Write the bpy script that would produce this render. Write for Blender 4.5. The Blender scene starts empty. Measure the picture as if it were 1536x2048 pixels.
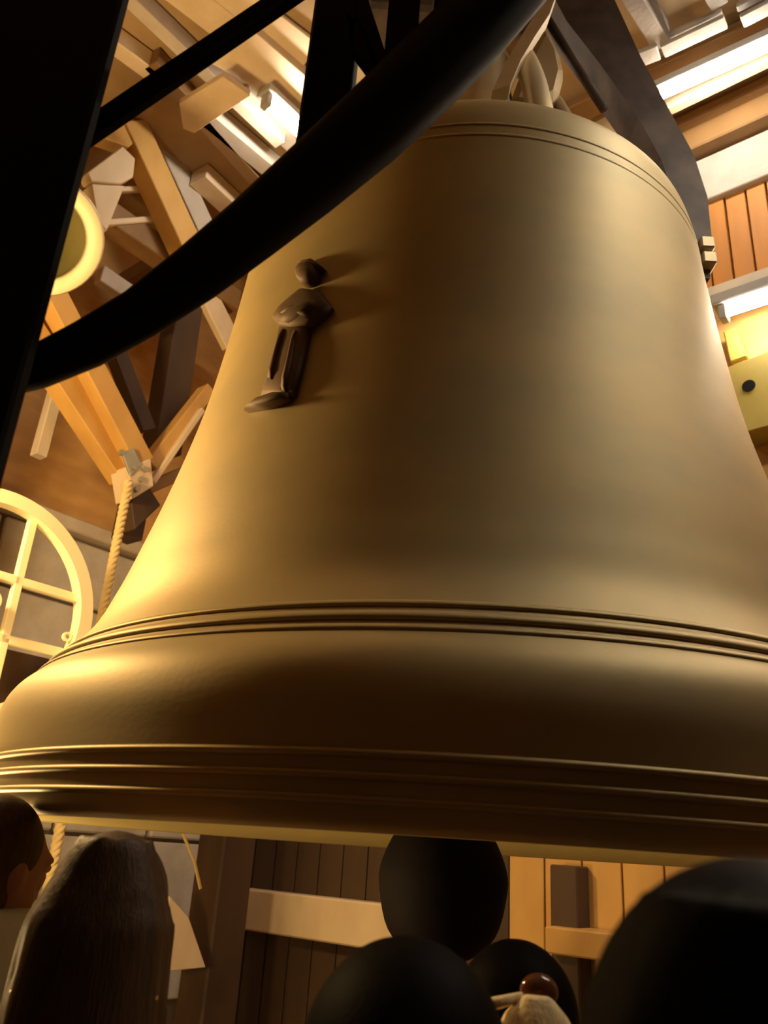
import bpy, bmesh, math, random
from mathutils import Vector, Matrix, noise

random.seed(7)
S = bpy.context.scene
C = S.collection
PI = math.pi

# ------------------------------------------------------------------ camera
FPX = 1650.6                       # focal length in pixels of a 1536 x 2048 frame
EYE = Vector((0, 0, 1.62))
_up = Vector((1035.4 - 768, 1024 + 2942.5, -FPX)).normalized()      # world up seen in camera axes
_fw = Vector((0, 0, -1)); _fw = (_fw - _up * _fw.dot(_up)).normalized()
_rt = _fw.cross(_up)
CAMROT = Matrix((_rt, _fw, _up))   # camera axes -> world axes
cam_d = bpy.data.cameras.new('camera'); cam = bpy.data.objects.new('camera', cam_d); C.objects.link(cam)
cam.matrix_world = Matrix.Translation(EYE) @ CAMROT.to_4x4()
cam_d.sensor_fit = 'VERTICAL'; cam_d.sensor_height = 36.0; cam_d.sensor_width = 27.0
cam_d.lens = FPX / 2048 * 36.0
cam_d.clip_start = 0.05
cam_d.dof.use_dof = True; cam_d.dof.focus_distance = 2.1; cam_d.dof.aperture_fstop = 5.6
S.camera = cam

# ------------------------------------------------------------------ world, exposure, lamps' strengths
w = bpy.data.worlds.new('world'); S.world = w; w.use_nodes = True
w.node_tree.nodes['Background'].inputs[0].default_value = (0.010, 0.008, 0.006, 1)
w.node_tree.nodes['Background'].inputs[1].default_value = 1.0
S.view_settings.view_transform = 'Standard'; S.view_settings.look = 'None'
S.view_settings.gamma = 1.0; S.view_settings.use_curve_mapping = False
S.view_settings.exposure = 0.2
PENDANT_W = 215.0      # warm bulb behind the steel post, left of the bell
TUBE_E = 90.0          # fluorescent tubes
def pt_light(name, loc, watts, col, rad):
    l = bpy.data.lights.new(name, 'POINT'); l.energy = watts; l.color = col; l.shadow_soft_size = rad
    o = bpy.data.objects.new(name, l); C.objects.link(o); o.location = loc
    return o

# ------------------------------------------------------------------ pixel -> world helpers
def ray(px, py):
    return (CAMROT @ Vector((px - 768, 1024 - py, -FPX))).normalized()
def atY(px, py, Y):
    d = ray(px, py); return EYE + d * (Y / d.y)
def atZ(px, py, z):
    d = ray(px, py); return EYE + d * ((z - EYE.z) / d.z)
U = Vector((math.cos(math.radians(-40)), math.sin(math.radians(-40)), 0))   # the belfry's own axes
V = Vector((math.cos(math.radians(50)), math.sin(math.radians(50)), 0))
ZUP = Vector((0, 0, 1))
def on(px, py, n, off):            # ray against the plane n.p = off
    d = ray(px, py); return EYE + d * ((off - n.dot(EYE)) / n.dot(d))
def uvw(u, v, z): return U * u + V * v + ZUP * z

# ------------------------------------------------------------------ materials
MATS = {}
def mat(name, col, rough=0.6, metal=0.0, col2=None, scale=6.0, stretch=(1, 1, 1), bump=0.0, bscale=40.0, emit=None, detail=5, spec=None):
    if name in MATS: return MATS[name]
    m = bpy.data.materials.new(name); m.use_nodes = True; nt = m.node_tree; N = nt.nodes; L = nt.links
    b = N['Principled BSDF']
    b.inputs['Roughness'].default_value = rough; b.inputs['Metallic'].default_value = metal
    b.inputs['Base Color'].default_value = (*col, 1)
    if spec is not None: b.inputs['Specular IOR Level'].default_value = spec
    tc = N.new('ShaderNodeTexCoord'); mp = N.new('ShaderNodeMapping'); mp.inputs['Scale'].default_value = stretch
    L.new(tc.outputs['Object'], mp.inputs['Vector'])
    if col2:
        nz = N.new('ShaderNodeTexNoise'); nz.inputs['Scale'].default_value = scale; nz.inputs['Detail'].default_value = detail
        L.new(mp.outputs[0], nz.inputs['Vector'])
        rp = N.new('ShaderNodeValToRGB'); rp.color_ramp.elements[0].color = (*col, 1); rp.color_ramp.elements[1].color = (*col2, 1)
        rp.color_ramp.elements[0].position = 0.35; rp.color_ramp.elements[1].position = 0.68
        L.new(nz.outputs['Fac'], rp.inputs[0]); L.new(rp.outputs[0], b.inputs['Base Color'])
    if bump:
        n2 = N.new('ShaderNodeTexNoise'); n2.inputs['Scale'].default_value = bscale; n2.inputs['Detail'].default_value = 4
        L.new(mp.outputs[0], n2.inputs['Vector'])
        bp = N.new('ShaderNodeBump'); bp.inputs['Strength'].default_value = bump; bp.inputs['Distance'].default_value = 0.01
        L.new(n2.outputs['Fac'], bp.inputs['Height']); L.new(bp.outputs[0], b.inputs['Normal'])
    if emit:
        b.inputs['Emission Color'].default_value = (*emit[0], 1); b.inputs['Emission Strength'].default_value = emit[1]
    MATS[name] = m
    return m
BRONZE = mat('aged_bronze', (0.44, 0.325, 0.135), 0.55, 0.45, (0.36, 0.285, 0.135), 3.0, (1, 1, 1.6), 0.02, 60)
BRONZE_DARK = mat('shaded_bronze', (0.15, 0.085, 0.04), 0.65, 0.4, (0.11, 0.07, 0.035), 12.0)  # shade on the relief figure is put into this darker bronze
BRONZE_BRIGHT = mat('lit_bronze_rim', (0.62, 0.50, 0.20), 0.45, 0.35, (0.55, 0.45, 0.20), 5.0)  # brighter bronze paints lamp light onto the inner lip
BRONZE_PALE = mat('pale_bronze', (0.42, 0.32, 0.19), 0.5, 0.6, (0.34, 0.27, 0.17), 6.0)
STEEL = mat('dark_painted_steel', (0.006, 0.004, 0.004), 0.6, 0.0, (0.010, 0.006, 0.006), 8.0, spec=0.06)
YOKE = mat('dark_iron', (0.045, 0.032, 0.028), 0.6, 0.2, (0.10, 0.073, 0.06), 7.0, bump=0.1)
IRON = mat('black_iron', (0.006, 0.004, 0.004), 0.75, 0.0, (0.010, 0.007, 0.006), 7.0, bump=0.1, spec=0.1)
PLANK = mat('orange_plank', (0.46, 0.175, 0.02), 0.6, 0, (0.38, 0.145, 0.016), 4.0, (3, 3, 0.4), 0.1, 30)
OLIVE = mat('olive_bronze', (0.17, 0.14, 0.04), 0.6, 0.2, (0.13, 0.11, 0.035), 5.0)
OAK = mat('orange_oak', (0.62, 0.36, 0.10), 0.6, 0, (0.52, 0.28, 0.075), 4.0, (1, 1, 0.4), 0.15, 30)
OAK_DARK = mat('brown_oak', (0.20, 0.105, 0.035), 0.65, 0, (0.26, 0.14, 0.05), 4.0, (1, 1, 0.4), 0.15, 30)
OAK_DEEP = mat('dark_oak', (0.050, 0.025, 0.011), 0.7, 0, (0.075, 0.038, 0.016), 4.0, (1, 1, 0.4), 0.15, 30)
PINE = mat('pale_pine', (0.76, 0.60, 0.40), 0.6, 0, (0.66, 0.50, 0.32), 5.0, (1, 1, 0.5), 0.1, 30)
PINE_GREY = mat('weathered_pine', (0.58, 0.50, 0.41), 0.7, 0, (0.48, 0.40, 0.32), 5.0, (1, 1, 0.5), 0.1, 30)
LIMEWASH = mat('white_limewash', (0.44, 0.39, 0.35), 0.7, 0, (0.36, 0.32, 0.28), 6.0, bump=0.2)
CEIL = mat('brown_ceiling_boards', (0.42, 0.28, 0.14), 0.7, 0, (0.33, 0.21, 0.10), 3.0, (1, 1, 1), 0.1)
WALLWOOD = mat('brown_wall_boards', (0.60, 0.34, 0.11), 0.7, 0, (0.46, 0.25, 0.08), 3.5, (1, 1, 2.5), 0.1)
STONE = mat('grey_stone', (0.60, 0.55, 0.49), 0.85, 0, (0.48, 0.43, 0.38), 6.0, bump=0.5, bscale=20)
MORTAR = mat('brown_mortar', (0.16, 0.12, 0.085), 0.9, 0, (0.12, 0.09, 0.06), 9.0, bump=0.4)
FLOORM = mat('floor_boards', (0.12, 0.075, 0.04), 0.75, 0, (0.085, 0.05, 0.028), 5.0, bump=0.2)
CREAM = mat('cream_paint_and_lit_lip', (0.95, 0.84, 0.54), 0.5, 0, (0.90, 0.78, 0.48), 5.0)
ROPEM = mat('hemp_rope', (0.85, 0.66, 0.32), 0.8, 0, (0.76, 0.58, 0.27), 20.0, bump=0.3)
TUBE = mat('fluorescent_tube', (0.9, 0.9, 0.9), 0.4, 0, emit=((1.0, 0.90, 0.72), TUBE_E))
FIXT = mat('grey_enamel', (0.38, 0.36, 0.34), 0.4, 0, (0.34, 0.32, 0.30), 8.0)
YELLOW = mat('yellow_box_paint', (0.42, 0.31, 0.06), 0.5, 0, (0.36, 0.26, 0.05), 5.0)
GALV = mat('galvanised_plate', (0.36, 0.33, 0.24), 0.45, 0.3, (0.30, 0.27, 0.2), 9.0)
SKIN = mat('skin', (0.42, 0.22, 0.14), 0.55, 0, (0.38, 0.19, 0.12), 12.0)
EYEM = mat('eye', (0.5, 0.45, 0.42), 0.15)
HAIR_BLACK = mat('black_and_unlit_hair', (0.0035, 0.0025, 0.0025), 0.6, 0, (0.006, 0.004, 0.004), 30.0, (6, 6, 0.6), 0.10, 60, spec=0.02)
HAIR_BROWN = mat('brown_hair', (0.055, 0.027, 0.011), 0.5, 0, (0.09, 0.048, 0.019), 24.0, (6, 6, 0.5), 0.2, 60, spec=0.3)
HAIR_BLOND = mat('blond_hair', (0.85, 0.68, 0.38), 0.45, 0, (0.70, 0.52, 0.25), 24.0, (6, 6, 0.5), 0.2, 60, spec=0.3)
CLIPM = mat('brown_glossy_clip', (0.10, 0.035, 0.012), 0.12)
GOLD = mat('gold', (0.85, 0.60, 0.22), 0.18, 1.0)
COAT_BLACK = mat('black_coat', (0.012, 0.010, 0.011), 0.8, 0, (0.018, 0.014, 0.015), 30.0, bump=0.2)
COAT_BROWN = mat('dark_brown_coat', (0.06, 0.03, 0.018), 0.8, 0, (0.08, 0.042, 0.024), 30.0, bump=0.2)
COAT_GREY = mat('light_grey_jacket', (0.76, 0.88, 1.0), 0.75, 0, (0.66, 0.76, 0.88), 12.0, bump=0.2)
JEANS = mat('dark_trousers', (0.025, 0.025, 0.035), 0.8)
SHOE = mat('black_shoes', (0.012, 0.011, 0.011), 0.5)
BULB = mat('warm_bulb', (1, 0.85, 0.6), 0.4, 0, emit=((1.0, 0.72, 0.36), 30.0))
GLINT = mat('bright_wire', (0.75, 0.58, 0.28), 0.25, 0.8)

# ------------------------------------------------------------------ object helpers
def wloc(o):
    p = Vector((0, 0, 0))
    while o is not None:
        p += o.location; o = o.parent
    return p
def link(name, me, m, parent=None, origin=None):
    me.materials.clear(); me.materials.append(m)
    o = bpy.data.objects.new(name, me); C.objects.link(o)
    if parent is not None: o.parent = parent
    return o
def obj(name, bm, m, parent=None, smooth=False, origin=None):
    """bm holds world coordinates; the object's origin becomes its base centre (or the parent's frame)."""
    bmesh.ops.recalc_face_normals(bm, faces=bm.faces)
    vs = [v.co for v in bm.verts]
    if origin is None:
        mn = Vector(map(min, zip(*vs))); mx = Vector(map(max, zip(*vs)))
        origin = Vector(((mn.x + mx.x) / 2, (mn.y + mx.y) / 2, mn.z))
    bmesh.ops.translate(bm, verts=bm.verts, vec=-origin)
    me = bpy.data.meshes.new(name); bm.to_mesh(me); bm.free()
    if smooth: me.polygons.foreach_set('use_smooth', [True] * len(me.polygons))
    o = link(name, me, m, parent)
    o.location = origin - (wloc(parent) if parent is not None else Vector((0, 0, 0)))
    return o
def tag(o, label, cat, group=None):
    o['label'] = label; o['category'] = cat
    if group: o['group'] = group
    return o
def struct(o, label=None):
    o['kind'] = 'structure'
    if label: o['label'] = label
    return o
def thing(name, loc, label, cat, group=None):
    o = bpy.data.objects.new(name, None); C.objects.link(o); o.location = loc; o.empty_display_size = 0.1
    return tag(o, label, cat, group)
def prism(pts, ext, bev=0.0):
    """polygon of world points swept along the vector ext."""
    bm = bmesh.new(); n = len(pts)
    a = [bm.verts.new(p) for p in pts]; b = [bm.verts.new(p + ext) for p in pts]
    bm.faces.new(a); bm.faces.new(b[::-1])
    for i in range(n): bm.faces.new((a[i], a[(i + 1) % n], b[(i + 1) % n], b[i]))
    if bev:
        bmesh.ops.recalc_face_normals(bm, faces=bm.faces)
        bmesh.ops.bevel(bm, geom=list(bm.edges), offset=bev, segments=1, affect='EDGES')
    return bm
def boxdir(c, ax, ay, az, hx, hy, hz, bev=0.0):
    pts = [c - ax * hx - ay * hy - az * hz, c + ax * hx - ay * hy - az * hz, c + ax * hx + ay * hy - az * hz, c - ax * hx + ay * hy - az * hz]
    return prism(pts, az * (2 * hz), bev)
def beam(p, q, width, depth, nrm, bev=0.006):
    """bar from p to q; width lies across it, depth runs along nrm."""
    d = (q - p).normalized(); n = (nrm - d * nrm.dot(d)).normalized(); s = d.cross(n)
    h = width / 2
    return prism([p - s * h, p + s * h, q + s * h, q - s * h], n * depth, bev)
def sweep(pts, rad, seg=12, closed=False, ref=ZUP, caps=True):
    """tube; rad is a list of r or (r_side, r_ref)."""
    bm = bmesh.new(); n = len(pts); rings = []
    for i, p in enumerate(pts):
        a = pts[(i - 1) % n] if (closed or i > 0) else p
        b = pts[(i + 1) % n] if (closed or i < n - 1) else p
        t = (b - a).normalized(); s = t.cross(ref)
        if s.length < 1e-4: s = t.cross(Vector((1, 0, 0)))
        s.normalize(); k = s.cross(t).normalized()
        r = rad[i] if isinstance(rad, (list, tuple)) else rad
        r1, r2 = r if isinstance(r, (list, tuple)) else (r, r)
        rings.append([bm.verts.new(p + s * (r1 * math.cos(2 * PI * j / seg)) + k * (r2 * math.sin(2 * PI * j / seg))) for j in range(seg)])
    for i in range(n if closed else n - 1):
        a, b = rings[i], rings[(i + 1) % n]
        for j in range(seg): bm.faces.new((a[j], a[(j + 1) % seg], b[(j + 1) % seg], b[j]))
    if caps and not closed:
        bm.faces.new(rings[0][::-1]); bm.faces.new(rings[-1])
    return bm
def lathe(prof, centre, axis=ZUP, seg=96, close=False):
    """profile of (r, h) about an axis through centre."""
    axis = axis.normalized(); a = axis.orthogonal().normalized()
    if abs(axis.z) > 0.999: a = Vector((1, 0, 0))
    b = axis.cross(a)
    bm = bmesh.new(); rings = []
    for r, h in prof:
        if r < 1e-5: rings.append([bm.verts.new(centre + axis * h)])
        else: rings.append([bm.verts.new(centre + axis * h + a * (r * math.cos(2 * PI * j / seg)) + b * (r * math.sin(2 * PI * j / seg))) for j in range(seg)])
    m = len(rings)
    for i in range(m if close else m - 1):
        p, q = rings[i], rings[(i + 1) % m]
        for j in range(seg):
            k = (j + 1) % seg
            if len(p) == 1 and len(q) == 1: continue
            if len(p) == 1: bm.faces.new((p[0], q[k], q[j]))
            elif len(q) == 1: bm.faces.new((p[j], p[k], q[0]))
            else: bm.faces.new((p[j], p[k], q[k], q[j]))
    return bm
def join(a, b):
    me = bpy.data.meshes.new('tmp'); b.to_mesh(me); b.free(); a.from_mesh(me); bpy.data.meshes.remove(me); return a
def ellipsoid(c, r, seg=16, rings=10, rot=None):
    bm = bmesh.new(); bmesh.ops.create_uvsphere(bm, u_segments=seg, v_segments=rings, radius=1)
    for v in bm.verts:
        p = Vector((v.co.x * r[0], v.co.y * r[1], v.co.z * r[2]))
        v.co = (rot @ p if rot else p) + c
    return bm

# ------------------------------------------------------------------ the room
CZ = 6.2; UW = -5.2; VW = 4.4; UE = 4.6; VE = -3.2
def slab_uv(u0, u1, v0, v1, z0, z1, bev=0.0):
    return prism([uvw(u0, v0, z0), uvw(u1, v0, z0), uvw(u1, v1, z0), uvw(u0, v1, z0)], ZUP * (z1 - z0), bev)
floor = struct(obj('floor', slab_uv(UW - .2, UE + .2, VE - .2, VW + .2, -0.15, 0), FLOORM))
ceiling = struct(obj('ceiling', slab_uv(UW - .2, UE + .2, VE - .2, VW + .2, CZ, CZ + 0.15), CEIL))
wall_left = struct(obj('wall_left', slab_uv(UW - .2, UW, VE - .2, VW + .2, 0, CZ), WALLWOOD))
wall_right = struct(obj('wall_right', slab_uv(UW, UE, VW, VW + .2, 0, CZ), WALLWOOD))
wall_back = struct(obj('wall_back', slab_uv(UW, UE, VE - .2, VE, 0, CZ), OAK_DEEP))
wall_far = struct(obj('wall_side', slab_uv(UE, UE + .2, VE, VW, 0, CZ), OAK_DEEP))

# stone courses under a ledge on the left wall
LEDGE_Z = on(110, 1052, -U, -UW).z
bmx = prism([uvw(UW, -3, LEDGE_Z - .05), uvw(UW + .16, -3, LEDGE_Z - .05), uvw(UW + .16, VW, LEDGE_Z - .05), uvw(UW, VW, LEDGE_Z - .05)], ZUP * 0.10, 0.01)
struct(obj('trim_1', bmx, PINE_GREY), 'weathered wooden ledge above the stone courses of the wall')
obj('mortar_bed', slab_uv(UW, UW + .03, -3, VW, 0.2, LEDGE_Z - .05), MORTAR, wall_left)
zc = LEDGE_Z - 0.07; row = 0
while zc > 1.0:
    h = random.uniform(.42, .55); v = 0.2 + (row % 2) * .3
    while v < VW - .1:
        l = min(random.uniform(.6, 1.1), VW - .03 - v)
        if l > .15:
            obj('stone', slab_uv(UW + .02, UW + .07 + random.uniform(0, .03), v, v + l - .03, zc - h + .025, zc, 0.012), STONE, wall_left)
        v += l
    zc -= h; row += 1

# ceiling joists and boards seen past the frame (pieces of the ceiling)
def ceil_piece(name, quad, m, z=None, t=0.05):
    z = CZ - 0.14 if z is None else z
    o = obj(name, prism([atZ(x, y, z) for x, y in quad], ZUP * t, 0.004), m, ceiling)
    return o
def ceil_beam(name, a, b, wpx, m, z=None, t=0.13, e0=0.0, e1=0.0):
    z = CZ - 0.14 if z is None else z
    p, q = atZ(*a, z), atZ(*b, z)
    d = (q - p).normalized(); s = d.cross(ZUP)
    mid = ((a[0] + b[0]) / 2, (a[1] + b[1]) / 2)
    # width in metres from the spread of two pixels across the line
    nx, ny = -(b[1] - a[1]), b[0] - a[0]; ln = math.hypot(nx, ny); nx, ny = nx / ln, ny / ln
    p1 = atZ(mid[0] + nx * wpx / 2, mid[1] + ny * wpx / 2, z); p2 = atZ(mid[0] - nx * wpx / 2, mid[1] - ny * wpx / 2, z)
    wd = abs((p1 - p2).dot(s)); p = p - d * e0; q = q + d * e1     # carried on behind what hides the ends
    return obj(name, prism([p - s * wd / 2, p + s * wd / 2, q + s * wd / 2, q - s * wd / 2], ZUP * t, 0.006), m, ceiling)
# upper left: joists along the belfry's depth
ceil_beam('joist', (160, -88), (560, 292), 24, PINE_GREY, e0=2.0)
ceil_beam('joist', (130, 26), (330, 172), 28, PINE, e0=2.4)
ceil_beam('board', (300, -60), (470, 72), 60, PINE, CZ - .05, .04, 2.0)
ceil_beam('board', (395, -50), (620, 118), 70, PINE, CZ - .04, .03, 2.0)
ceil_piece('board', [(417, 125), (500, 55), (610, 150), (660, 215), (600, 238), (537, 192), (490, 165)], PINE, CZ - .10, .08)
ceil_piece('hatch_board', [(358, 208), (446, 154), (500, 192), (388, 267), (366, 258)], PINE, CZ - .30, .05)
ceil_beam('joist', (410, 238), (570, 370), 30, PINE_GREY, e1=.6)
ceil_beam('joist', (480, 190), (640, 345), 34, PINE_GREY, CZ - .06, .05, 0, .6)
ceil_beam('joist', (395, 362), (480, 440), 34, PINE, e1=.5)
ceil_beam('joist', (300, 130), (560, 420), 26, OAK_DARK)
# upper right: beams across
ceil_beam('beam', (1260, 262), (1700, 48), 18, PINE, CZ - .2, .19, .6, 2.0)
ceil_beam('board', (1325, 106), (1452, 46), 26, LIMEWASH, CZ - .22, .03)
ceil_beam('board', (1318, 86), (1445, 28), 14, LIMEWASH, CZ - .16, .03)
ceil_beam('board', (1484, 46), (1600, -14), 26, LIMEWASH, CZ - .22, .03, 0, .6)
ceil_beam('board', (1474, 20), (1600, -42), 14, LIMEWASH, CZ - .16, .03, 0, .6)
ceil_beam('joist', (1240, -40), (1325, 96), 40, LIMEWASH, CZ - .2, .19, 1.6)
ceil_beam('joist', (1400, -60), (1440, 15), 40, LIMEWASH, CZ - .2, .19, 1.6)
ceil_beam('board', (1262, 128), (1318, 106), 30, LIMEWASH, CZ - .22, .03)
ceil_beam('beam', (1220, 200), (1700, -20), 44, OAK_DARK, CZ - .08, .07, .8, 2.0)
ceil_beam('beam', (1300, 300), (1700, 120), 40, OAK_DARK, CZ - .10, .09, .8, 2.0)

# right wall: vertical planks, limewashed band, sill
def wallr(px, py, off=0.0): return on(px, py, V, VW - off)
ptop = wallr(1480, 395).z; pbot = wallr(1480, 600).z
uA = wallr(1350, 500).dot(U); uB = 4.2
u = min(uA, wallr(1380, 500).dot(U))
while u < uB:
    wd = random.uniform(.11, .13)
    obj('plank', slab_uv(u, u + wd - .012, VW - .05 - random.uniform(0, .012), VW, pbot, ptop, 0.003), PLANK, wall_right)
    u += wd
ztop = wallr(1480, 308).z
obj('limewashed_band', slab_uv(uA, UE, VW - .10, VW, ptop, ztop, 0.006), LIMEWASH, wall_right)
obj('wall_beam', slab_uv(uA - 1.2, UE, VW - .20, VW, ztop + .02, CZ - .02, 0.01), OAK_DARK, wall_right)
obj('sill_board', slab_uv(uA, UE, VW - .22, VW, pbot - .10, pbot, 0.006), PINE_GREY, wall_right)
# lower part of the right wall as seen under the bell: boarded partition
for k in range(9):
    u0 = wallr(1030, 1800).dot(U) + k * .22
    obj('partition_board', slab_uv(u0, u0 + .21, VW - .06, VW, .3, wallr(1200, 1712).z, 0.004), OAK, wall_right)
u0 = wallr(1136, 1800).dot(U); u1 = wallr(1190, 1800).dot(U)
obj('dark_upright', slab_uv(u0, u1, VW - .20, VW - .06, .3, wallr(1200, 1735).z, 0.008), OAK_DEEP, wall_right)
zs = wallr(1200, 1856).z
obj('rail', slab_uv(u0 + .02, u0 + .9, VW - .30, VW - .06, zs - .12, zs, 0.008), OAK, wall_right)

# ------------------------------------------------------------------ the great bell
AX = Vector((0.269, 2.574, 0)); LIPZ = EYE.z + 0.0303
BELL0 = Vector((AX.x, AX.y, LIPZ))
PROF = [(0.0, 1.262), (0.018, 1.284), (0.08, 1.286), (0.14, 1.285), (0.22, 1.280), (0.285, 1.256), (0.348, 1.195), (0.464, 1.105), (0.58, 1.058), (0.696, 1.022), (0.928, 0.960), (1.206, 0.900),
        (1.484, 0.861), (1.716, 0.836), (1.902, 0.819), (2.00, 0.806), (2.06, 0.785), (2.10, 0.745), (2.125, 0.69)]
def brad(h):
    if h <= PROF[0][0]: return PROF[0][1]
    for (a, ra), (b, rb) in zip(PROF, PROF[1:]):
        if h <= b: return ra + (rb - ra) * (h - a) / (b - a)
    return 0.0
def catmull(pts, n):
    out = []
    for i in range(len(pts) - 1):
        p0 = pts[max(i - 1, 0)]; p1 = pts[i]; p2 = pts[i + 1]; p3 = pts[min(i + 2, len(pts) - 1)]
        for k in range(n):
            t = k / n
            out.append(tuple(0.5 * ((2 * p1[j]) + (-p0[j] + p2[j]) * t + (2 * p0[j] - 5 * p1[j] + 4 * p2[j] - p3[j]) * t * t + (-p0[j] + 3 * p1[j] - 3 * p2[j] + p3[j]) * t ** 3) for j in range(2)))
    out.append(pts[-1]); return out
outer = [(r, h) for h, r in catmull(PROF, 5)]
dome = [(0.62, 2.15), (0.50, 2.20), (0.42, 2.28), (0.36, 2.33), (0.0, 2.33)]
inner = [(0.0, 2.12), (0.45, 2.08), (0.62, 2.0), (0.70, 1.85), (0.75, 1.5), (0.81, 1.2), (0.87, .93), (0.93, .7), (0.99, .5), (1.06, .34), (1.10, .2), (1.15, .08), (1.225, 0.0)]
bell = thing('church_bell', BELL0, 'huge golden bronze church bell with a relief figure on its flank', 'bell')
obj('body', lathe(inner + outer + dome, BELL0, seg=160), BRONZE, bell, True, BELL0)
obj('inner_lip', lathe([(1.097, .2), (1.092, .2), (1.143, .08), (1.216, .002), (1.222, .003), (1.150, .083)], BELL0, seg=160, close=True), BRONZE_BRIGHT, bell, True, BELL0)  # thin shell carrying the painted lamp light inside the lip
def bead(h, hh, dr, name='bead_ring', m=BRONZE):
    prof = []
    for k in range(7):
        a = -PI / 2 + PI * k / 6
        y = h + hh * math.sin(a); prof.append((brad(y) - .004 + (dr + .004) * math.cos(a), y))
    prof += [(brad(h + hh) - .02, h + hh), (brad(h - hh) - .02, h - hh)]
    return obj(name, lathe(prof, BELL0, seg=160, close=True), m, bell, True, BELL0)
for h, hh, dr in [(.045, .008, .008), (.080, .008, .008), (.113, .008, .008), (.335, .008, .006), (.362, .012, .010), (.392, .008, .005),
                  (1.885, .010, .002), (1.93, .010, .003)]:
    bead(h, hh, dr)
# crown: six cannons round a central post
crown0 = BELL0 + ZUP * 2.33
obj('crown_post', lathe([(0.0, -.02), (.30, -.02), (.26, .2), (.16, .60), (.14, .8), (.16, .95), (0, .95)], crown0, seg=32), BRONZE_PALE, bell, True, BELL0)
for k in range(6):
    a = math.radians(-68 + 60 * k); d = Vector((math.cos(a), math.sin(a), 0)); side = d.cross(ZUP)
    pts = []
    for t in range(13):
        s = t / 12
        rr = .50 + .04 * math.sin(PI * s) - .34 * s ** 1.4
        pts.append(crown0 + d * rr + ZUP * (-.14 + 1.04 * s))
    obj('cannon', sweep(pts, [(.040, .055)] * 13, 10, ref=side), BRONZE_PALE, bell, True, BELL0)

def bell_hit(px, py):
    d = ray(px, py); t = 0.8; last = None
    while t < 6:
        p = EYE + d * t; h = p.z - LIPZ
        if 0 < h < 2.12 and (Vector((p.x, p.y, 0)) - AX).length < brad(h):
            return p
        t += 0.002
    return None
def relief(name, outline, height, parent, bulge=0.55):
    """raised form cast on the flank: outline on the bell's skin, crest proud of it."""
    P = [bell_hit(x, y) for x, y in outline]
    cx = sum((p for p in P), Vector()) / len(P)
    def out(p, h):
        n = Vector((p.x - AX.x, p.y - AX.y, 0)).normalized()
        q = Vector((AX.x, AX.y, p.z)) + n * (brad(p.z - LIPZ) + h)
        return q
    bm = bmesh.new()
    height *= .75
    lay = [(1.0, -.012), (1.0, height * .45), (.86, height * .80), (bulge, height * 1.0)]
    rings = [[bm.verts.new(out(cx + (p - cx) * k, h)) for p in P] for k, h in lay]
    n = len(P)
    for a, b in zip(rings, rings[1:]):
        for i in range(n): bm.faces.new((a[i], a[(i + 1) % n], b[(i + 1) % n], b[i]))
    c = bm.verts.new(out(cx, height * 1.05))
    for i in range(n): bm.faces.new((rings[-1][i], rings[-1][(i + 1) % n], c))
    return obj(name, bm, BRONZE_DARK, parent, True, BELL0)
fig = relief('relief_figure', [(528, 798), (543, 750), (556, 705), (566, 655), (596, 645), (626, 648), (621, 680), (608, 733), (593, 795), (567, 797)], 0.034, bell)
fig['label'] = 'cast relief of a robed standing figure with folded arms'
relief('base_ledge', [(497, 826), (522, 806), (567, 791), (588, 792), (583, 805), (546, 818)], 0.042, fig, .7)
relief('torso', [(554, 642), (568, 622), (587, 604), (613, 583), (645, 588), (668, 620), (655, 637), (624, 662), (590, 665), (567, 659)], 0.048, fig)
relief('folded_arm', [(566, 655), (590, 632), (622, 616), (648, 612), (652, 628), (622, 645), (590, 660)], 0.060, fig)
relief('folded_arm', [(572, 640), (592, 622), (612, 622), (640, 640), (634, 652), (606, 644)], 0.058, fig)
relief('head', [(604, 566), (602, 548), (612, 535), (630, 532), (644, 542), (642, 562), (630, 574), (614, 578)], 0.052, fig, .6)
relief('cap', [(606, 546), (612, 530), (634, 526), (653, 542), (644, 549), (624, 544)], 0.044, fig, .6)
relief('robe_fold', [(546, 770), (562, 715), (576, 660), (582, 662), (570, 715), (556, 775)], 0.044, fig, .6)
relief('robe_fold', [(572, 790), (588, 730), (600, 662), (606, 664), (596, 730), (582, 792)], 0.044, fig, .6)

# clapper hanging inside, its ball just under the lip
clap = thing('bell_clapper', Vector((AX.x - .03, AX.y, LIPZ - .30)), 'dark iron clapper with a heavy round ball hanging in the bell mouth', 'clapper')
cb = Vector((AX.x - .03, AX.y, LIPZ - .10))
obj('ball', lathe([(max(0, x_), y_) for x_, y_ in catmull([(0, -.19), (.08, -.18), (.15, -.12), (.18, -.02), (.18, .05), (.14, .14), (.08, .20), (0.06, .26), (0, .26)], 4)], cb, seg=48), IRON, clap, True)
obj('shank', lathe([(0, .2), (.06, .2), (.055, 1.2), (.07, 1.9), (.05, 2.06), (0, 2.06)], cb, seg=20), IRON, clap, True)
obj('tail', lathe([(0, -.30), (.05, -.30), (.075, -.26), (.07, -.17), (0, -.17)], cb, seg=20), IRON, clap, True)

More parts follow.
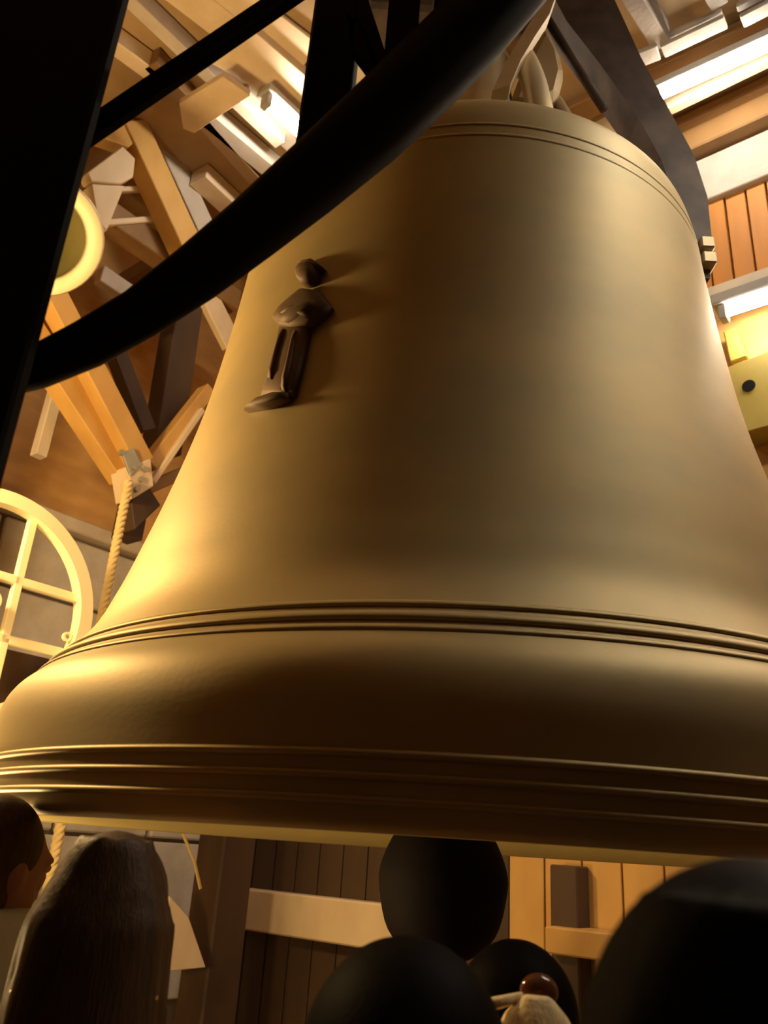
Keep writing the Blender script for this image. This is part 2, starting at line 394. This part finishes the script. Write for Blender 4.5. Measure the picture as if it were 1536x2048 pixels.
# headstock and its cranked arm that runs down beside the bell
YK = thing('cranked_headstock', Vector((AX.x, AX.y, 4.60)), 'dark iron cranked headstock carrying the great bell', 'headstock')
obj('cross_beam', boxdir(Vector((AX.x - .10, AX.y + .12, 5.30)), Vector((1, 0, 0)), Vector((0, 1, 0)), ZUP, .40, .17, .20, .02), YOKE, YK)
armpx = [(1130, -70), (1185, 40), (1240, 130), (1305, 235), (1352, 320), (1378, 400), (1390, 480), (1392, 560)]
armw = [100, 96, 74, 60, 60, 60, 54, 44]
cent = [atY(x, y, 2.85) for x, y in armpx]
bm = bmesh.new(); rr = []
for i, c in enumerate(cent):
    a = cent[max(i - 1, 0)]; b = cent[min(i + 1, len(cent) - 1)]; t = (b - a).normalized()
    n = Vector((0, 1, 0)); s = t.cross(n).normalized(); wd = armw[i] / FPX * (c - EYE).length / 2
    rr.append([bm.verts.new(c - s * wd - n * .02), bm.verts.new(c + s * wd - n * .02), bm.verts.new(c + s * wd + n * .16), bm.verts.new(c - s * wd + n * .16)])
for a, b in zip(rr, rr[1:]):
    for j in range(4): bm.faces.new((a[j], a[(j + 1) % 4], b[(j + 1) % 4], b[j]))
bm.faces.new(rr[0]); bm.faces.new(rr[-1][::-1])
obj('cranked_arm', bm, YOKE, YK)
for (x, y) in [(1408, 498), (1412, 528)]:
    p = atY(x, y, 2.83)
    obj('bolt', boxdir(p, Vector((1, 0, 0)), ZUP, Vector((0, 1, 0)), .03, .03, .05, .006), BRONZE_PALE, YK)
obj('stay_rod', sweep([atY(1096, 40, 2.75), atY(1150, 130, 2.75), atY(1208, 218, 2.75)], .022, 10), YOKE, YK, True)
bm = bmesh.new(); rr = []
for (x_, y_, Y_, w_) in [(1000, 190, 2.02, .05), (1022, 140, 2.10, .05), (1050, 92, 2.18, .055), (1078, 48, 2.28, .06), (1092, 0, 2.38, .075), (1096, -60, 2.45, .09)]:
    c = atY(x_, y_, Y_); rr.append([bm.verts.new(c + Vector((a * w_ * .6, b * .03, a * w_ * .35))) for a, b in ((-1, -1), (1, -1), (1, 1), (-1, 1))])
for a, b in zip(rr, rr[1:]):
    for j in range(4): bm.faces.new((a[j], a[(j + 1) % 4], b[(j + 1) % 4], b[j]))
bm.faces.new(rr[0]); bm.faces.new(rr[-1][::-1])
obj('cannon_strap', bm, BRONZE_PALE, bell)
obj('crown_lug', prism([atY(x_, y_, 2.42) for x_, y_ in ((1092, 40), (1122, 95), (1131, 140), (1120, 185), (1075, 215), (1020, 200), (1046, 130))], Vector((0, .14, 0)), .03), BRONZE_PALE, bell)

# ------------------------------------------------------------------ dark steel frame in front
FY = 0.80
FRM = thing('steel_bell_frame', Vector((atY(115, 475, FY).x - .15, FY, 0)), 'near-black steel bell frame with tall post and arched brace', 'frame')
xr = atY(115, 475, FY).x; YV = Vector((0, 1, 0)); XV = Vector((1, 0, 0))
def vbox(x0, x1, y0, y1, z0, z1, bev=.004):
    return prism([Vector((x0, y0, z0)), Vector((x1, y0, z0)), Vector((x1, y1, z0)), Vector((x0, y1, z0))], ZUP * (z1 - z0), bev)
post = obj('post', vbox(xr - .30, xr, FY, FY + .025, 0, 4.6), STEEL, FRM)
obj('web', vbox(xr - .20, xr - .18, FY + .025, FY + .16, 0, 4.6), STEEL, post)
obj('flange', vbox(xr * 1.225 - .24, xr * 1.225 - .02, FY + .16, FY + .18, 0, 4.6), STEEL, post)
obj('foot_plate', vbox(xr - .36, xr + .06, FY - .06, FY + .24, 0, .03), STEEL, FRM)
archU = [(-120, 742), (-40, 728), (60, 702), (150, 656), (250, 596), (360, 510), (470, 418), (580, 318), (690, 212), (790, 112), (870, 30), (960, -70)]
archL = [(-100, 805), (-10, 792), (90, 768), (200, 722), (310, 660), (430, 582), (540, 500), (660, 408), (780, 312), (895, 206), (1000, 102), (1110, -30)]
AY = FY + .09
pts = []; rad = []
for a, b in zip(archU, archL):
    p, q = atY(*a, AY), atY(*b, AY); pts.append((p + q) / 2); rad.append(((p - q).length / 2, min((p - q).length / 2, .05)))
# extend to the head beam above
d_ = (pts[-1] - pts[-2]).normalized()
for k_ in (.5, 1.0):
    pts.append(pts[len(archU) - 1] + d_ * ((4.64 - pts[len(archU) - 1].z) / d_.z * k_)); rad.append(rad[-1])
obj('arched_brace', sweep(pts, [(b, a) for a, b in rad], 16, ref=Vector((0, 0, 1))), STEEL, FRM, True)
# angle-iron tie from the post to the second hanger
p, q = atY(140, 278, AY - .03), atY(640, -62, AY - .03); d = (q - p).normalized(); s = d.cross(YV).normalized()
sgn = -1 if s.z > 0 else 1
wd = 42 / FPX * ((p + q) / 2 - EYE).length
tie = obj('tie_bar', prism([p - s * wd * .5, p - s * wd * .06, q - s * wd * .06, q - s * wd * .5], YV * .012, .002), STEEL, FRM)
obj('tie_flange', prism([p + s * wd * .02, p + s * wd * .5, q + s * wd * .5, q + s * wd * .02], YV * .012, .002), STEEL, tie)
obj('tie_leg', prism([p - s * wd * .06, p - s * wd * .06 + YV * .03, q - s * wd * .06 + YV * .03, q - s * wd * .06], s * (wd * .10)), STEEL, tie)
HY = AY + .03
xa, xb = atY(612, 125, HY).x, atY(706, 125, HY).x
obj('post', vbox(xa, xb, HY, HY + .09, atY(640, 300, HY).z, 4.6), STEEL, FRM)
p, q = atY(700, -60, HY), atY(772, 165, HY)
obj('diagonal_bar', beam(p, q, .030, .03, YV, .003), STEEL, FRM)
p, q = atY(715, 60, HY), atY(790, 170, HY)
obj('gusset', prism([atY(690, 20, HY), atY(735, 60, HY), atY(770, 160, HY), atY(745, 155, HY), atY(700, 95, HY)], YV * .015, .002), STEEL, FRM)
xa, xb = atY(774, 40, HY).x, atY(838, 40, HY).x
obj('post', vbox(xa, xb, HY, HY + .09, atY(820, 140, HY).z, 4.6), STEEL, FRM)
obj('post', vbox(atY(868, 20, HY).x, atY(900, 20, HY).x, HY, HY + .09, atY(880, 70, HY).z, 4.6), STEEL, FRM)
obj('head_beam', vbox(xr - .6, 2.6, FY, FY + .18, 4.6, 4.85), STEEL, FRM)

# ------------------------------------------------------------------ timber frame on the left, in front of the wall
TN = -U; TOFF = 4.15            # plane of the truss: -U . p = TOFF
TR = thing('timber_bell_frame', Vector((on(250, 1100, TN, TOFF).x, on(250, 1100, TN, TOFF).y, 0)), 'orange oak timber truss with crossing braces behind the pale wheel', 'timber frame')
def tpoly(name, quad, m, off=0.0, t=.14, parent=None, bev=.006):
    return obj(name, prism([on(x, y, TN, TOFF + off) for x, y in quad], TN * t, bev), m, parent or TR)
def tbeam(name, a, b, wpx, m, off=0.0, t=.14, parent=None):
    p, q = on(*a, TN, TOFF + off), on(*b, TN, TOFF + off)
    d = (q - p).normalized(); s = d.cross(TN)
    mid = ((a[0] + b[0]) / 2, (a[1] + b[1]) / 2)
    nx, ny = -(b[1] - a[1]), b[0] - a[0]; ln = math.hypot(nx, ny); nx, ny = nx / ln, ny / ln
    p1 = on(mid[0] + nx * wpx / 2, mid[1] + ny * wpx / 2, TN, TOFF + off); p2 = on(mid[0] - nx * wpx / 2, mid[1] - ny * wpx / 2, TN, TOFF + off)
    h = abs((p1 - p2).dot(s)) / 2
    return obj(name, prism([p - s * h, p + s * h, q + s * h, q - s * h], TN * t, .006), m, parent or TR)
tbeam('brace', (272, 240), (400, 520), 40, OAK, 0, .16)
tbeam('brace', (312, 232), (440, 512), 34, PINE_GREY, .10, .16)
tbeam('brace', (8, 379), (292, 926), 40, OAK, -.04, .16)
tbeam('brace', (20, 580), (262, 950), 42, OAK, .06, .14)
tbeam('strut', (128, 745), (84, 910), 24, PINE_GREY, .30, .08)
tbeam('strut', (150, 330), (110, 470), 30, PINE_GREY, .30, .08)
pv = on(10, 380, TN, TOFF + .04)
obj('post', prism([Vector((pv.x, pv.y, 0)) + V * a_ * .10 + TN * b_ for a_, b_ in ((-1, 0), (1, 0), (1, .2), (-1, .2))], ZUP * CZ, .008), OAK_DARK, TR)
ph = on(10, 300, TN, TOFF + .18)
obj('top_plate', prism([ph - V * 1.6 + TN * .0, ph + V * 1.9, ph + V * 1.9 + TN * .16, ph - V * 1.6 + TN * .16], ZUP * .18, .008), OAK_DARK, TR)
tpoly('rail_block', [(195, 272), (265, 236), (298, 260), (258, 294)], OAK, .02, .12)
tpoly('cleat', [(175, 345), (246, 292), (271, 317), (267, 354), (242, 367), (183, 362)], PINE, .0, .10)
tpoly('knee_brace', [(183, 367), (250, 371), (214, 462), (196, 440)], PINE, .02, .10)
tbeam('rail', (225, 378), (330, 374), 10, PINE, .16, .05)
tbeam('rail', (215, 444), (345, 434), 12, PINE, .16, .05)
tbeam('strut', (205, 545), (300, 610), 30, PINE_GREY, .4, .08)
tbeam('brace', (306, 930), (425, 776), 26, OAK, .02, .12)
tbeam('brace', (308, 964), (408, 818), 11, PINE, -.02, .05)
tbeam('post', (384, 600), (338, 900), 52, OAK_DEEP, .25, .18)
tbeam('brace', (226, 660), (300, 860), 28, OAK_DEEP, .12, .10)  # dark strip painted in as the shadow side of the neighbouring brace
tbeam('strut', (410, 570), (470, 690), 34, PINE, .20, .06)
tbeam('rail', (300, 975), (375, 942), 24, OAK_DARK, .04, .10)
tpoly('joint_plate', [(244, 905), (268, 896), (284, 930), (262, 952)], GALV, -.06, .02, bev=.003)
tpoly('joint_block', [(255, 932), (302, 917), (308, 972), (266, 998)], PINE, -.05, .18)
for x, y in [(270, 934), (284, 958), (292, 938), (276, 978), (246, 904)]:
    p = on(x, y, TN, TOFF - .07)
    obj('bolt', lathe([(0, 0), (.018, 0), (.018, .03), (0, .03)], p, TN, 8), GALV, TR)
tpoly('corbel', [(262, 1000), (300, 975), (322, 1010), (270, 1060)], OAK_DEEP, .05, .15)
tbeam('post', (286, 985), (268, 1075), 36, OAK_DEEP, .20, .16)
# ties carry the truss back to the wall
for x_, y_, dz in ((300, 640, 0), (400, 480, 0)):
    c = on(x_, y_, TN, TOFF + .12)
    obj('wall_tie', boxdir(c + TN * ((-UW - TOFF - .12) / 2), TN, V, ZUP, (-UW - TOFF - .12) / 2 + .01, .07, .07, .006), OAK_DARK, TR)

# small bell among the timbers, mouth turned to the viewer
sbc = on(84, 472, TN, TOFF - .55)
ax = ((EYE - sbc).normalized() * -1 + Vector((-.55, .25, .70))).normalized()
sb = thing('small_bell', sbc, 'small pale bronze bell with bright thick lip hung among the timbers', 'bell')
k = .30
prof = [(0, .80), (.35, .78), (.45, .62), (.52, .40), (.62, .22), (.74, .08), (.80, -.02), (.98, -.06), (1.02, .02), (.86, .16), (.72, .34), (.62, .58), (.56, .84), (.40, .92), (0, .94)]
obj('body', lathe([(r * k, h * k) for r, h in prof], sbc, ax, 48), OLIVE, sb, True)
obj('lip', lathe([(r * k, h * k) for r, h in [(.72, .04), (.79, -.04), (.98, -.085), (1.03, -.02), (1.0, .01), (.8, .02)]], sbc, ax, 48, True), CREAM, sb, True)  # cream colour paints the lamplight on the bronze lip
obj('hanger', sweep([sbc + ax * (.94 * k), sbc + ax * (1.3 * k)], .04, 10), IRON, sb, True)

# bell wheel and its rope
wc = on(-32, 1203, TN, TOFF - .55)
wx = V; wn = (TN + Vector((0, -.0, 0))).normalized()
pr = on(166, 1258, TN, TOFF - .55); R_W = (pr - wc).length
wheel = thing('spoked_bell_wheel', wc - ZUP * R_W, 'cream painted spoked bell wheel beside the stone wall', 'wheel')
ring = [wc + V * (R_W * math.cos(2 * PI * k / 72)) + ZUP * (R_W * math.sin(2 * PI * k / 72)) for k in range(72)]
rim = []
bm = bmesh.new(); vr = []
for k in range(72):
    d = V * math.cos(2 * PI * k / 72) + ZUP * math.sin(2 * PI * k / 72)
    sec = [(-.040, -.035), (.0, -.035), (-.012, .0), (.0, .035), (-.040, .035)]
    vr.append([bm.verts.new(wc + d * (R_W + a * 1.6 + .02) + TN * b) for a, b in sec])
for k in range(72):
    a, b = vr[k], vr[(k + 1) % 72]
    for j in range(5): bm.faces.new((a[j], a[(j + 1) % 5], b[(j + 1) % 5], b[j]))
obj('rim', bm, CREAM, wheel)
for k in range(6):
    if k > 3: break
    d, e = (V, ZUP) if k < 2 else (ZUP, V)                         # crossed pairs of spokes set off the centre
    o_ = e * ((.135 if k % 2 else -.135)); ln = math.sqrt(R_W ** 2 - .135 ** 2) - .04
    obj('spoke', beam(wc + o_ - d * ln, wc + o_ + d * ln, .040, .035, TN, .004), CREAM, wheel)
obj('hub', lathe([(0, -.06), (.05, -.06), (.05, .06), (0, .06)], wc, TN, 20), CREAM, wheel)
for k in (0, 5, 7, 11):
    a = math.radians(-8 + 24 * k); d = V * math.cos(a) + ZUP * math.sin(a)
    obj('rope_eye', lathe([(.012, -.01), (.022, -.01), (.022, .01), (.012, .01)], wc + d * (R_W - .07), TN, 10, True), CREAM, wheel)
rp0 = on(258, 962, TN, TOFF - .10); rp1 = Vector((rp0.x, rp0.y, 1.0))
rope = thing('bell_rope', rp1, 'beige twisted rope hanging straight down from the timber joint', 'rope')
for s in range(3):
    pts = []; n = 150
    for i in range(n + 1):
        z = rp1.z + (rp0.z - rp1.z) * i / n; a = 2 * PI * (z / .11 + s / 3)
        pts.append(Vector((rp0.x + .015 * math.cos(a), rp0.y + .015 * math.sin(a), z)))
    obj('strand', sweep(pts, .015, 6, ref=XV), ROPEM, rope, True)
# dark sill timber and lamp bead under the wheel
p, q = on(-200, 1330, TN, TOFF - .3), on(160, 1345, TN, TOFF - .3)
tag(obj('sill_beam', beam(p, Vector((q.x, q.y, p.z)) + V * .8, .34, .22, TN, .01), OAK_DEEP), 'dark oak sill beam lying below the cream wheel', 'beam')

# ------------------------------------------------------------------ right-hand fittings
def tubelamp(label, a, b, z, rad):
    p, q = atZ(*a, z), atZ(*b, z); q.z = p.z
    t = thing('fluorescent_lamp', (p + q) / 2, label, 'lamp', 'fluorescent tube lamps')
    d = (q - p).normalized(); s = d.cross(ZUP)
    obj('tube', sweep([p, q], rad, 12), TUBE, t, True)
    obj('housing', prism([p - d * .04 - s * .06 + ZUP * rad * 1.3, p - d * .04 + s * .06 + ZUP * rad * 1.3, q + d * .04 + s * .06 + ZUP * rad * 1.3, q + d * .04 - s * .06 + ZUP * rad * 1.3], ZUP * .05, .006), FIXT, t)
    for e in (p, q):
        obj('end_cap', boxdir(e, d, s, ZUP, .02, .035, rad * 1.35, .004), FIXT, t)
    return t
tubelamp('short fluorescent tube lamp under the pale ceiling boards beside dark post', (533, 203), (613, 277), CZ - .25, .035)
tubelamp('long fluorescent tube lamp under the ceiling above the limewashed band', (1316, 194), (1560, 84), CZ - .28, .024)
pa = atZ(1316, 194, CZ - .28) + U * 2.2
for kk in range(2):
    p = pa + U * 1.5 * kk; q = p + U * 1.25
    if kk == 1: p = uvw(-.15, 2.35, 5.05); q = p + U * 1.25  # added tube out of view, put in to light the bell's front
    t = thing('fluorescent_lamp', (p + q) / 2, ['fluorescent tube lamp on the ceiling, second in the row along the planked wall', 'added, unseen fluorescent tube lamp hung on two rods beside the top of the great bell'][kk], 'lamp', 'fluorescent tube lamps')
    obj('tube', sweep([p, q], .035, 12), TUBE, t, True)
    obj('housing', prism([p - U * .04 - V * .06 + ZUP * .045, q + U * .04 - V * .06 + ZUP * .045, q + U * .04 + V * .06 + ZUP * .045, p - U * .04 + V * .06 + ZUP * .045], ZUP * .05, .006), FIXT, t)
    for e in (p, q): obj('end_cap', boxdir(e, U, V, ZUP, .02, .035, .047, .004), FIXT, t)
    if kk == 1:
        for e in (p + U * .2, q - U * .2): obj('suspension_rod', sweep([e + ZUP * .09, Vector((e.x, e.y, CZ - .001))], .006, 6), IRON, t)
p0 = on(1448, 628, V, VW - .30)
p1 = p0 + U * 1.25
tl = thing('fluorescent_lamp', (p0 + p1) / 2, 'fluorescent tube lamp in grey housing below the orange planks', 'lamp', 'fluorescent tube lamps')
obj('tube', sweep([p0, p1], .022, 12), TUBE, tl, True)
obj('housing', prism([p0 - U * .05 - V * .06 + ZUP * .045, p1 + U * .05 - V * .06 + ZUP * .045, p1 + U * .05 + V * .10 + ZUP * .045, p0 - U * .05 + V * .10 + ZUP * .045], ZUP * .07, .008), FIXT, tl)
for e in (p0, p1): obj('end_cap', boxdir(e, U, V, ZUP, .02, .035, .045, .004), FIXT, tl)
# yellow box below the lamp
bx = thing('yellow_switch_box', wallr(1500, 850), 'yellow box with a dark round hole under the fluorescent lamp', 'box')
VO = V * .14
def wq(name, quad, m, off, t, parent=bx, bev=.006): return obj(name, prism([wallr(x, y, off) for x, y in quad], V * t, bev), m, parent)
wq('cover', [(1452, 735), (1540, 700), (1580, 840), (1480, 868)], YELLOW, .20, .20)
wq('strap', [(1446, 662), (1470, 655), (1494, 712), (1460, 724)], YELLOW, .12, .12)
hp = wallr(1497, 771, .205)
obj('hole', lathe([(0, 0), (.035, 0), (.035, .012), (0, .012)], hp, V, 16), IRON, bx)
gb = tag(obj('screw_eye', ellipsoid(wallr(1466, 586, .24), (.045, .02, .018)), GALV), 'shiny metal stud lying on the sill board under the planks', 'stud')

# ------------------------------------------------------------------ things seen beneath the bell
pp = on(440, 1800, TN, 4.15)
tag(obj('timber_post', prism([Vector((pp.x, pp.y, 0)) + V * a * .13 + TN * b * .12 for a, b in ((-1, -1), (1, -1), (1, 1), (-1, 1))], ZUP * 2.0, .012), OAK_DEEP), 'thick dark oak post standing on the floor behind the bell mouth', 'post')
p, q = atY(366, 1668, 3.95), atY(401, 1778, 3.95)
tag(obj('hanging_wire', sweep([p, (p + q) / 2 + Vector((.012, 0, 0)), q], .007, 8), GLINT), 'thin bright wire hanging against the stone wall beneath the bell', 'wire')
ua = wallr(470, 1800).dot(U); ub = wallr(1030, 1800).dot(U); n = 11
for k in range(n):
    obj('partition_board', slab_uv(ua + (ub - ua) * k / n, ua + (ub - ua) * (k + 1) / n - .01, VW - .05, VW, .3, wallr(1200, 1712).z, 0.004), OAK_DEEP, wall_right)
obj('pale_rail', slab_uv(wallr(498, 1830).dot(U), wallr(830, 1830).dot(U), VW - .20, VW - .05, wallr(640, 1875).z, wallr(640, 1790).z, 0.01), PINE, wall_right)
tag(obj('lit_patch_board', prism([on(x, y, TN, 3.95) for x, y in ((340, 1792), (378, 1835), (412, 1935), (318, 1945))], TN * .04, .004), PINE), 'pale pointed board painted in for a lit patch of the stone wall near the dark post', 'board')  # pale shape stands in for a patch of light on the wall

# ------------------------------------------------------------------ people standing between camera and bell
def tube_b(pts, rads, seg=12): return sweep([Vector(p) for p in pts], rads, seg, ref=Vector((0.03, 1, 0.02)))
def loft(rings, seg=20):
    bm = bmesh.new(); R = []
    for z, rx, ry, cy in rings:
        R.append([bm.verts.new((rx * math.cos(2 * PI * j / seg), cy + ry * math.sin(2 * PI * j / seg), z)) for j in range(seg)])
    for a, b in zip(R, R[1:]):
        for j in range(seg): bm.faces.new((a[j], a[(j + 1) % seg], b[(j + 1) % seg], b[j]))
    bm.faces.new(R[0][::-1]); bm.faces.new(R[-1])
    return bm
def person(x, y, height, face, label, hair, coat, long_hair=0.0, extra=None, puff=1.0):
    s = height / 1.72
    root = thing('person', Vector((x, y, 0)), label, 'person', 'visitors standing at the bell')
    rot = Matrix.Rotation(math.radians(face), 3, 'Z')
    def put(name, bm, m, vox=None, parent=root):
        for v in bm.verts: v.co = rot @ (v.co * s)
        bmesh.ops.recalc_face_normals(bm, faces=bm.faces)
        me = bpy.data.meshes.new(name); bm.to_mesh(me); bm.free()
        me.polygons.foreach_set('use_smooth', [True] * len(me.polygons))
        o = link(name, me, m, parent)
        if vox:
            r = o.modifiers.new('fuse', 'REMESH'); r.mode = 'VOXEL'; r.voxel_size = vox; r.use_smooth_shade = True
            k = o.modifiers.new('soften', 'SMOOTH'); k.factor = .5; k.iterations = 3
        return o
    b = loft([(.84, .155, .105, 0), (1.0, .14, .095, 0), (1.15, .135, .09, .005), (1.3, .165, .10, 0), (1.39, .165, .085, -.005), (1.43, .10, .07, -.005), (1.46, .058, .06, .0), (1.56, .055, .058, .005)])
    for a in (-1, 1):
        join(b, tube_b([(a * .085, 0, .90), (a * .095, .01, .48), (a * .10, -.02, .09)], [.085, .058, .042]))
        join(b, ellipsoid(Vector((a * .105, .055, .045)), (.045, .125, .04)))
        join(b, tube_b([(a * .15, 0, 1.375), (a * .205, -.02, 1.30), (a * .235, -.02, 1.09), (a * .24, .05, .87)], [.05, .052, .040, .027]))
        join(b, ellipsoid(Vector((a * .24, .068, .81)), (.018, .04, .05)))
        for f_, (dy, ln) in enumerate([(.045, .075), (.028, .085), (.01, .08), (-.008, .065)]):
            join(b, tube_b([(a * .24, .068 + dy * .7, .78), (a * .236, .075 + dy * .8, .78 - ln * .5), (a * .226, .078 + dy * .7, .78 - ln)], [.010, .009, .008], 8))
        join(b, tube_b([(a * .235, .10, .83), (a * .225, .125, .80), (a * .222, .13, .765)], [.011, .010, .009], 8))
        join(b, ellipsoid(Vector((a * .078, -.002, 1.605)), (.012, .022, .034)))
        join(b, ellipsoid(Vector((a * .030, .090, 1.632)), (.026, .016, .009)))
    join(b, ellipsoid(Vector((0, .0, 1.625)), (.076, .096, .105), 24, 16)); join(b, ellipsoid(Vector((0, .045, 1.55)), (.052, .052, .05)))
    join(b, ellipsoid(Vector((0, .104, 1.60)), (.014, .018, .026))); join(b, ellipsoid(Vector((0, .094, 1.556)), (.024, .012, .010)))
    put('body', b, SKIN, .012)
    for a in (-1, 1): put('eye', ellipsoid(Vector((a * .031, .086, 1.617)), (.013, .013, .010), 10, 8), EYEM)
    j = loft([(.78, .185, .135, 0), (.95, .18, .13, 0), (1.15, .17, .12, .0), (1.3, .192, .125, 0), (1.39, .185, .105, -.005), (1.44, .115, .085, -.005), (1.475, .078, .078, 0), (1.50, .074, .074, 0)])
    for a in (-1, 1):
        join(j, tube_b([(a * .15, 0, 1.37), (a * .212, -.02, 1.30), (a * .24, -.02, 1.09), (a * .24, .05, .88)], [.066, .068, .056, .044]))
    put('coat', j, coat, .014)
    t = loft([(.80, .165, .115, 0), (.95, .16, .11, 0)])
    for a in (-1, 1): join(t, tube_b([(a * .088, 0, .88), (a * .097, .01, .48), (a * .10, -.02, .10)], [.095, .072, .058]))
    put('trousers', t, JEANS, .014)
    for a in (-1, 1): put('shoe', ellipsoid(Vector((a * .105, .055, .047)), (.052, .135, .047)), SHOE)
    h = ellipsoid(Vector((0, -.018, 1.645)), (.088 * puff, .100 * puff, .100 * puff), 24, 16)
    join(h, ellipsoid(Vector((0, -.045, 1.60)), (.086 * puff, .080 * puff, .105 * puff), 24, 16))
    if long_hair:
        join(h, loft([(1.66, .05 * puff, .04, -.03), (1.62, .082 * puff, .06, -.04), (1.55, .092 * puff, .062, -.055), (1.42, .105 * puff, .06, -.07), (1.66 - long_hair, .095 * puff, .045, -.10)]))
        for k in range(15):
            a = -1 + 2 * k / 14; xx = a * .09 * puff; yy = -.055 - .055 * math.sqrt(max(0, 1 - a * a))
            join(h, tube_b([(xx * .5, yy * .9, 1.73), (xx, yy - .01, 1.62), (xx * 1.08, yy - .02, 1.5), (xx * 1.1 + random.uniform(-.01, .01), yy - .035, 1.68 - long_hair)], [.010, .016, .015, .008], 6))
    put('hair', h, hair, .009)
    if extra: extra(put)
    return root

def head_spot(px, py, depth):
    p = atY(px, py, depth); return p.x, p.y, p.z
def earrings(put):
    for a in (-1, 1):
        put('earring', lathe([(0, -.016), (.008, -.012), (.011, 0), (.006, .012), (0, .02)], Vector((a * .080, -.100, 1.545)), ZUP, 12), GOLD)
# left: brown haired
x, y, z = head_spot(212, 1835, 1.22)
person(x, y, (z / 1.625) * 1.72, 10, 'person with long brown hair and small gold earrings, seen from behind', HAIR_BROWN, COAT_BROWN, .42, earrings, .95)
# far left: light grey jacket
x, y, z = head_spot(-10, 1722, 1.62)
def scarf(put):
    j = loft([(1.20, .22, .15, -.01), (1.40, .20, .14, -.01), (1.47, .165, .13, -.005), (1.535, .135, .12, -.01), (1.55, .11, .11, -.01)])
    put('collar', j, COAT_GREY, .014)
person(x, y, (z / 1.625) * 1.72, -35, 'person in a light grey jacket with raised collar', HAIR_BROWN, COAT_GREY, 0, scarf)
# centre: two dark heads
x, y, z = head_spot(800, 2185, .84)
person(x, y, (z / 1.625) * 1.72, 4, 'short-haired person in a black coat standing in front of the clapper', HAIR_BLACK, COAT_BLACK, 0, None, 1.18)
x, y, z = head_spot(1030, 2062, 1.20)
def ponytail(put):
    o = put('hair_clip', ellipsoid(Vector((.018, -.112, 1.690)), (.026, .018, .022), 20, 14), CLIPM)
    h = loft([(1.688, .018, .014, 0), (1.665, .042, .03, 0), (1.62, .064, .036, 0), (1.52, .068, .036, 0), (1.36, .05, .025, 0), (1.30, .015, .01, 0)])
    for v in h.verts: v.co += Vector((.012, -.128, 0))
    for k in range(9):
        a = -1 + k / 4
        join(h, tube_b([(.014 + a * .012, -.138, 1.686), (.012 + a * .05, -.162 + .02 * a * a, 1.63), (.012 + a * .06, -.168 + .02 * a * a, 1.50), (.012 + a * .035, -.15, 1.34)], [.008, .012, .012, .005], 6))
    put('ponytail', h, HAIR_BLOND, .006)
    put('loose_strand', tube_b([(-.005, -.128, 1.685), (-.045, -.135, 1.675), (-.075, -.13, 1.655)], [.006, .008, .003], 6), HAIR_BLOND)
person(x, y, (z / 1.625) * 1.72, -3, 'person with crown hair coloured dark as unlit, glossy brown clip and blond ponytail', HAIR_BLACK, COAT_BLACK, 0, ponytail, 1.0)  # black crown paints the unlit top of the blond hair
# right: black hood of hair close by
x, y, z = head_spot(1560, 2280, .44)
person(x, y, (z / 1.625) * 1.72, -20, 'person in a black coat with bushy shoulder-length black hair', HAIR_BLACK, COAT_BLACK, .34, None, 1.05)

# ------------------------------------------------------------------ warm bulbs out of view to the left
def pendant(LP, label, watts, drop=True):
    pl = thing('pendant_lamp', LP, label, 'lamp')
    obj('bulb', ellipsoid(LP, (.03, .03, .042)), BULB, pl, True)
    obj('socket', lathe([(0, .04), (.02, .04), (.022, .10), (.008, .12), (0, .12)], LP, ZUP, 16), IRON, pl, True)
    obj('cord', sweep([LP + ZUP * .12, Vector((LP.x, LP.y, CZ - .001))], .005, 6), IRON, pl)
    pt_light('pendant_light', LP - ZUP * .12, watts, (1.0, 0.66, 0.27), .16)
pendant(Vector((-2.18, 2.45, 3.15)), 'bare warm bulb on a long black cord near the cream wheel', PENDANT_W)
pendant(on(-330, 1800, TN, 2.60), 'bare warm bulb on a black cord hanging below bell lip height', PENDANT_W * .40)
